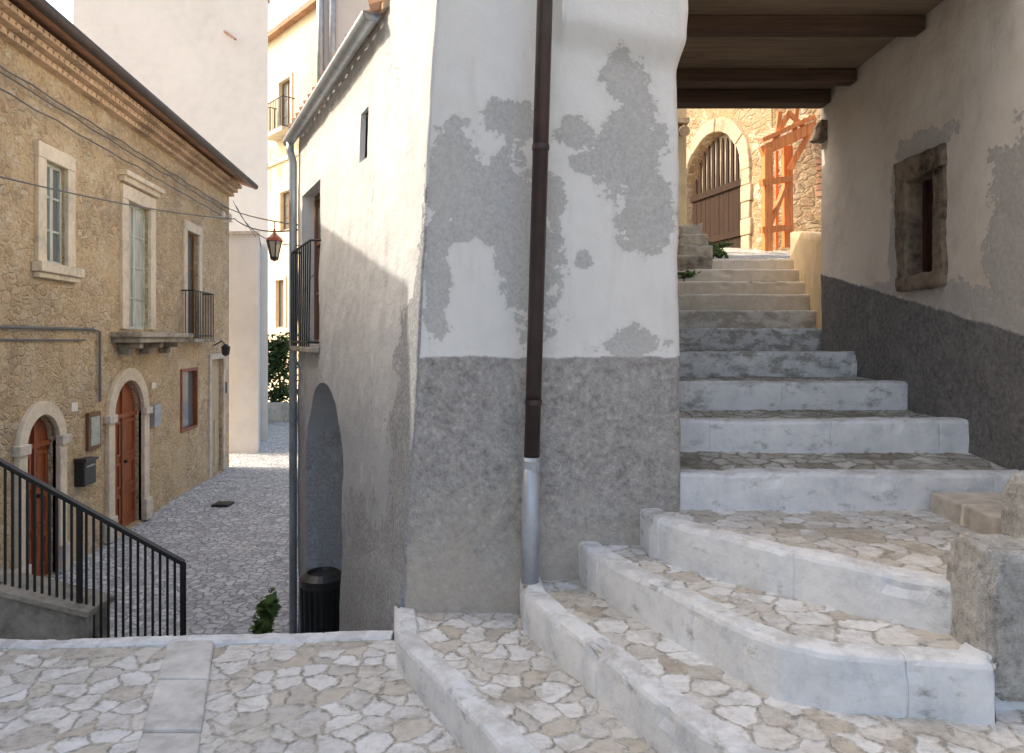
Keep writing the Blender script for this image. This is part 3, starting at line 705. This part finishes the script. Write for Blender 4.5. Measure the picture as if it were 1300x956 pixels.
m=MB(); rnd=random.Random(5); rstone(m,2.58,2.70,5.96,6.10,1.66,1.84,.02); m.build('corbel_stone',m_brst,PH,rough=.018)

par=MB().add([(2.70,6.1,-.2),(2.98,6.1,-.2),(3.65,8.6,-.2),(3.37,8.6,-.2),(2.70,6.1,.90),(2.98,6.1,.90),(3.65,8.6,1.30),(3.37,8.6,1.30)],[(0,3,2,1),(4,5,6,7),(0,1,5,4),(1,2,6,5),(2,3,7,6),(3,0,4,7)])
tag(par.build('parapet_wall',m_cream,rough=.012),'low plastered parapet beside the upper steps past the passage','wall')
GW=thing('gate_wall',(4,14,1.8),'sunlit rubble wall with an arched wooden gate at the top of the stairs','wall')
HX=lambda y,w,z:(3.62+(15.5-y)*.2967-w, y, z)
gw=MB(HX).box(12.4,18,-.6,0,.5,6.8).build('wall',m_rub2,GW)
ga,gb,gz=13.2,15.15,4.10; gc=(ga+gb)/2; gr=(gb-ga)/2
cut(gw,MB(HX).prism(arch(ga,gb,1.5,gz),-.3,.1))
gt=MB(HX); rnd=random.Random(12)
for k in range(12):
    u0=ga+.02+k*(gb-ga-.04)/12; wd=(gb-ga-.04)/12; um=u0+wd/2; d=abs(um-gc); top=(gz-gr)+math.sqrt(max(.01,(gr-.02)**2-d*d))-.02-rnd.uniform(0,.12)
    gt.box(u0+.004,u0+wd-.004,-.16,-.12-rnd.uniform(0,.01),1.6,3.0)
    gt.prism([(u0+.02,3.0),(u0+wd-.045,3.0),(u0+wd-.06,max(3.1,top-.12)),(um-.02,max(3.15,top)),(u0+.03,max(3.1,top-.1))],-.16,-.13)
gt.box(ga+.01,gb-.01,-.12,-.08,1.95,2.07).box(ga+.01,gb-.01,-.12,-.08,2.9,3.03)
gt=gt.build('gate',m_gate,GW,bevel=.004)
MB(HX).prism(arch(ga,gb,1.5,gz),-.295,-.26).build('gate_backing',m_stone,gt)
inn=arch(ga,gb,1.6,gz,22)
out=[(ga-.25,1.6)]+[(gc+(u-gc)*1.27,gz-gr+(z-gz+gr)*1.27) for u,z in inn[1:-1]]+[(gb+.25,1.6)]
m=MB(HX)
for k in range(1,len(inn)-2,2):
    m.ring([inn[k],inn[k+1],inn[min(k+2,len(inn)-2)]],[out[k],out[k+1],out[min(k+2,len(inn)-2)]],-.1,.05+.012*(k%3))
for k in range(5):
    z=1.6+k*.31; j=.05*(k%2); m.box(ga-.25-j,ga-.002,-.1,.05+.01*(k%2),z,z+.30); m.box(gb+.002,gb+.25+j,-.1,.05+.01*(k%2),z,z+.30)
m.build('arch_surround',simple('honey_stone',(.50,.38,.25),.85,.35,12,.8,bd=.014),GW,bevel=.015)
BW=thing('ruined_wall',(5.4,11.7,1.4),'sunlit patched stone and brick wall behind the orange timber shoring','wall')
bw=MB().hexa([(4.55,12.38,.5),(7.2,10.6,.5),(7.6,11.2,.5),(4.95,12.9,.5),(4.55,12.38,6.7),(7.2,10.6,6.7),(7.6,11.2,6.7),(4.95,12.9,6.7)]).build('wall',m_rub2,BW)
m=MB()
q=lambda t,o: (4.55+2.65*t-.56*o, 12.38-1.78*t-.83*o)
for k in range(48):
    t=.22+.045*(k%8)+rnd.uniform(0,.012); z=2.4+.11*(k//8); a=q(t,-.05); b=q(t+.036,-.05); c_=q(t+.036,.02); d_=q(t,.02)
    m.hexa([(a[0],a[1],z),(b[0],b[1],z),(c_[0],c_[1],z),(d_[0],d_[1],z),(a[0],a[1],z+.08),(b[0],b[1],z+.08),(c_[0],c_[1],z+.08),(d_[0],d_[1],z+.08)])
m.build('brick_patch',m_tile,BW,bevel=.006)
TS=thing('timber_shoring',tuple(P(985,318,11.3)),'orange timber shoring frame propping the ruined wall','shoring')
Y=11.3
def tb(a,b,w=.10,h=.10,ya=Y,yb=Y,n='post'): MB().beam(P(a[0],a[1],ya),P(b[0],b[1],yb),w,h).build(n,m_new,TS,bevel=.006)
tb((974,322),(974,190),.13,.15); tb((1000,314),(999,186),.15,.12,11.6,11.6)
tb((986,316),(986,192),.05,.05,11.7,11.7)
tb((966,193),(1036,160),.12,.16,Y,Y,'top_beam'); tb((968,178),(1034,148),.06,.07,Y-.05,Y-.05,'top_beam')
tb((966,232),(1004,227),.08,.10,Y-.1,Y+.2,'rail'); tb((966,292),(1004,289),.08,.1,Y-.1,Y+.2,'rail')
tb((976,288),(998,234),.07,.07,Y-.02,Y+.2,'brace'); tb((980,185),(1002,142),.07,.08,Y,Y,'brace'); tb((1002,216),(1026,172),.09,.09,Y+.1,Y,'brace')
tb((986,178),(990,142),.06,.07,Y,Y,'brace'); tb((1000,142),(1022,163),.06,.07,Y,Y,'brace'); tb((1008,170),(1012,138),.05,.07,Y,Y,'brace')
m=MB()
for k in range(9):
    p=P(972+k*7,176-k*3.4,Y+.25); m.tube([p,p+Vector((0,.5,.16))],.035,8)
m.build('roof_tiles',m_tile,TS)
CR=thing('cream_gatehouse',(1.9,9.2,1.0),'narrow cream plastered wall end left of the arched gate','house')
MB().box(.9,2.27,9.2,10.2,.6,3.6).build('wall',m_cream,CR,bevel=.02)
m=MB()
for k in range(5): m.tube([(1.5+k*.17,9.25,2.72),(1.5+k*.17,8.95,2.62)],.07,8)
m.box(1.4,2.25,8.98,9.22,2.74,2.80); m.build('tile_ledge',m_tilep,CR)
rnd=random.Random(9); m=MB()
rstone(m,1.98,2.36,8.32,8.7,.85,1.10,.02); rstone(m,2.0,2.30,8.35,8.65,1.08,1.24,.02); rstone(m,2.0,2.24,8.4,8.6,1.22,1.36,.02)
rstone(m,1.85,2.2,7.83,8.15,.72,.93,.02)
tag(m.build('stacked_stone_pier',m_stoned,rough=.02),'dark mossy stacked stones left of the upper steps','stones')
sh=thing('wall_weed',(2.55,9.0,1.05),'small bright green weed at the foot of the arched gate steps','plant')
leaves('foliage',(2.62,9.1,1.14),(.2,.12,.10),420,.035,m_leaf,sh,5); MB().tube([(2.55,9.1,.95),(2.56,9.1,1.1)],.01,5).build('stem',m_bark,sh)
sh=thing('moss_tuft',(1.85,7.5,.85),'green moss tuft on the mossy stones beside the steps','plant')
leaves('foliage',(1.85,7.62,.68),(.13,.1,.05),160,.03,m_leaf,sh,6); MB().tube([(1.85,7.62,.58),(1.85,7.62,.68)],.008,5).build('stem',m_bark,sh)
sh=thing('pipe_foot_weed',(-2.4,6.9,-2.95),'leafy weed growing at the foot of the far downpipe','plant')
leaves('foliage',(-2.38,6.85,-2.62),(.11,.12,.36),420,.05,m_leaf,sh,8); MB().tube([(-2.36,6.85,-3),(-2.36,6.85,-2.5)],.012,5).build('stem',m_bark,sh)

def rock(name,c,r,seed,mat,pw=.45,amp=.12,tilt=0):
    bm=bmesh.new(); bmesh.ops.create_icosphere(bm,subdivisions=6,radius=1)
    for v in bm.verts:
        d=v.co.normalized(); q=Vector([math.copysign(abs(k)**pw,k) for k in d])
        n1=noise.noise(d*1.6+Vector((seed,0,0))); n2=noise.noise(d*4+Vector((seed,3,0))); n3=noise.noise(d*11+Vector((seed,1,0))); n4=noise.noise(d*28)
        q*= 1+n1*amp*1.3+(abs(n2)*-1.0+.2)*amp*.8+n3*amp*.35+n4*amp*.2
        q.x+=tilt*q.z
        v.co=Vector((c[0]+q.x*r[0],c[1]+q.y*r[1],c[2]+q.z*r[2]))
    me=bpy.data.meshes.new(name); bm.to_mesh(me); bm.free(); me.materials.append(mat)
    for p in me.polygons: p.use_smooth=True
    o=bpy.data.objects.new(name,me); C.objects.link(o)
    return o
def mat_rock():
    M=Mat('lichen_stone',.95,.2); n=M.noise(18,5,.8); n2=M.noise(5,4,.7); nf=M.noise(60,3,.8)
    c=M.ramp(n,[(.3,(.19,.185,.18)),(.45,(.40,.395,.38)),(.58,(.52,.515,.50)),(.7,(.68,.675,.665))])
    c=M.mix(M.mr(n2,.5,.62,0,.5),c,(.64,.635,.62)); M.col(c); M.bump(M.math('ADD',n,M.math('MULTIPLY',nf,.5)),1.0,.02); return M.m
m_rock=mat_rock()
tag(rock('kerb_stone',(1.68,2.42,-.94),(.13,.13,.26),2,m_rock,tilt=-.03,amp=.08,pw=.38),'upright worn grey masonry post at the right edge of the lower steps','stone')
tag(rock('kerb_stone',(2.10,2.70,-.84),(.16,.14,.32),7,m_rock,amp=.08,pw=.38),'taller grey stone cut by the right edge of the photo','stone')
m=MB(); rnd=random.Random(3); rstone(m,2.12,2.68,3.12,3.58,-.92,-.775,.008)
tag(m.build('stone_block',m_stonel,bevel=.012),'beige stone block lying at the right end of the fifth step','stone')

# ------------------------------------------------------------------ railing and low wall
zt=lambda x:-.87-(x+3.61)*.55
RL=thing('iron_railing',(-3.2,5,-2.2),'black iron railing sloping down beside the street stairs','railing')
MB().beam((-4.3,5,zt(-4.3)),(-2.32,5,zt(-2.32)),.045,.028).build('top_rail',m_iron,RL)
MB().beam((-4.3,5,zt(-4.3)-.86),(-2.32,5,zt(-2.32)-.86),.03,.02).build('bottom_rail',m_iron,RL)
for x in (-4.3,-3.05,-2.32): MB().box(x-.016,x+.016,4.986,5.014,zt(x)-1.1,zt(x)).build('post',m_iron,RL)
bal=MB().tube([(0,5,-.86),(0,5,0)],.0095,6).build('baluster',m_iron)
k=0; x=-4.25
while x<-2.35:
    o=bal if k==0 else bal.copy()
    if k: C.objects.link(o)
    o.location=(x,0,zt(x)); o.parent=RL; o.matrix_parent_inverse=Matrix.Translation(RL.location).inverted(); x+=.052; k+=1
m=MB().hexa([(-5.3,4.94,-3.1),(-2.95,4.94,-3.1),(-2.95,5.2,-3.1),(-5.3,5.2,-3.1),(-5.3,4.94,-1.36),(-2.95,4.94,-1.94),(-2.95,5.2,-1.94),(-5.3,5.2,-1.36)])
SW=thing('low_concrete_wall',(-4,5,-2.95),'stained low concrete wall under the black railing','wall')
m.build('wall',m_conc,SW,bevel=.01)
MB().hexa([(-5.3,4.90,-1.358),(-2.93,4.90,-1.938),(-2.93,5.24,-1.938),(-5.3,5.24,-1.358),(-5.3,4.90,-1.31),(-2.93,4.90,-1.89),(-2.93,5.24,-1.89),(-5.3,5.24,-1.31)]).build('coping',m_stoned,SW,bevel=.008)
BN=thing('litter_bin',(-1.62,5.95,-2.95),'black slatted litter bin standing in the street arch','bin')
c0=(-1.60,6.0,-2.97)
MB().lathe(c0,[(.15,0),(.155,.05),(.17,.9),(.165,.92)],24).build('body',m_plas,BN,smooth=False)
m=MB()
for k in range(20):
    t=2*math.pi*k/20; m.tube([(c0[0]+.165*math.cos(t),c0[1]+.165*math.sin(t),c0[2]+.05),(c0[0]+.18*math.cos(t),c0[1]+.18*math.sin(t),c0[2]+.88)],.009,5)
m.build('slats',m_iron,BN)
MB().lathe(c0,[(.185,.90),(.19,.92),(.19,.96),(.13,1.0),(.12,.97)],24).build('rim',m_plas,BN)

# ------------------------------------------------------------------ cables and lantern
def cable(name,p,q,sag,r,label,n=24):
    m=MB(); p=Vector(p); q=Vector(q)
    m.tube([p.lerp(q,i/n)-Vector((0,0,sag*4*(i/n)*(1-i/n))) for i in range(n+1)],r,6)
    return tag(m.build(name,m_cable),label,'cable')
A=P(285,262,16.3); Bq=Vector(GX(7.03,.02,1.13))
cable('span_cable',A,Bq,.05,.009,'upper grey cable spanning the street that carries the lantern')
cable('span_cable',FX(5.6,.05,1.62),P(298,278,14.5),.12,.011,'long grey cable crossing the stone house windows')
cable('span_cable',P(298,278,14.5),GX(7.03,.02,1.08),.10,.010,'lower grey cable from the stone house corner to the far downpipe')
cable('span_cable',P(300,262,16.2),P(325,300,18.4),.05,.010,'short cable drooping from the eaves to the white annex')
cable('span_cable',P(296,255,16.2),GX(7.0,.02,.92),.25,.007,'thin drooping cable below the lantern wire')
t=.835; LP=A.lerp(Bq,t); LP.z-=.03
K_=.88
LN=thing('street_lantern',tuple(LP-Vector((0,0,.4))),'small red-topped black lantern hanging from the cable over the street','lantern')
b=LP-Vector((0,0,.46))
MB().tube([LP+Vector((0,0,.01)),b+Vector((0,0,.36))],.006,5).build('hook',m_iron,LN)
MB().lathe(b,[(.075*K_,.26*K_),(.12*K_,.25*K_),(.105*K_,.285*K_),(.04,.34*K_),(.015,.37*K_),(.012,.42*K_)],8).build('cap',simple('rust_red_metal',(.25,.07,.04),.5,.3),LN)
MB().lathe(b,[(.05*K_,.03),(.095*K_,.245*K_),(.09*K_,.25*K_)],6).build('glass',m_lamp,LN)
m=MB()
for k in range(6):
    a=2*math.pi*k/6; m.tube([b+Vector((.052*K_*math.cos(a),.052*K_*math.sin(a),.03)),b+Vector((.1*K_*math.cos(a),.1*K_*math.sin(a),.25*K_))],.008,5)
m.lathe(b,[(.01,-.02),(.05,.0),(.055,.03)],8); m.build('frame',m_iron,LN)

# ------------------------------------------------------------------ light, world, camera
sd=Vector((-1,.10,.82)).normalized()
el=math.asin(sd.z); az=math.atan2(sd.x,sd.y)
w=bpy.data.worlds.new('World'); bpy.context.scene.world=w; w.use_nodes=True
nt=w.node_tree; bg=nt.nodes['Background']; sk=nt.nodes.new('ShaderNodeTexSky'); sk.sky_type='NISHITA'; sk.sun_disc=False
sk.sun_elevation=el; sk.sun_rotation=az; sk.dust_density=5; sk.air_density=1.0; sk.ozone_density=.4
mx=nt.nodes.new('ShaderNodeMix'); mx.data_type='RGBA'; mx.blend_type='MULTIPLY'; mx.inputs[0].default_value=1; mx.inputs[7].default_value=(1.02,1.0,.94,1)
nt.links.new(sk.outputs[0],mx.inputs[6]); nt.links.new(mx.outputs[2],bg.inputs[0]); bg.inputs[1].default_value=.40
l=bpy.data.lights.new('sun','SUN'); l.energy=3.6; l.angle=R(.5); l.color=(1,.91,.76)
lo=bpy.data.objects.new('sun',l); C.objects.link(lo); lo.rotation_euler=sd.to_track_quat('Z','Y').to_euler(); lo.location=(-20,2,20)
cam=bpy.data.cameras.new('camera'); co=bpy.data.objects.new('camera',cam); C.objects.link(co)
co.location=(0,0,0); co.rotation_euler=(R(90),0,0); cam.sensor_width=36; cam.lens=36*F/1300; cam.shift_y=-48/1300; cam.clip_end=2000; cam.clip_start=.05
bpy.context.scene.camera=co
vs=bpy.context.scene.view_settings; vs.view_transform='Standard'; vs.look='None'; vs.exposure=0; vs.gamma=1
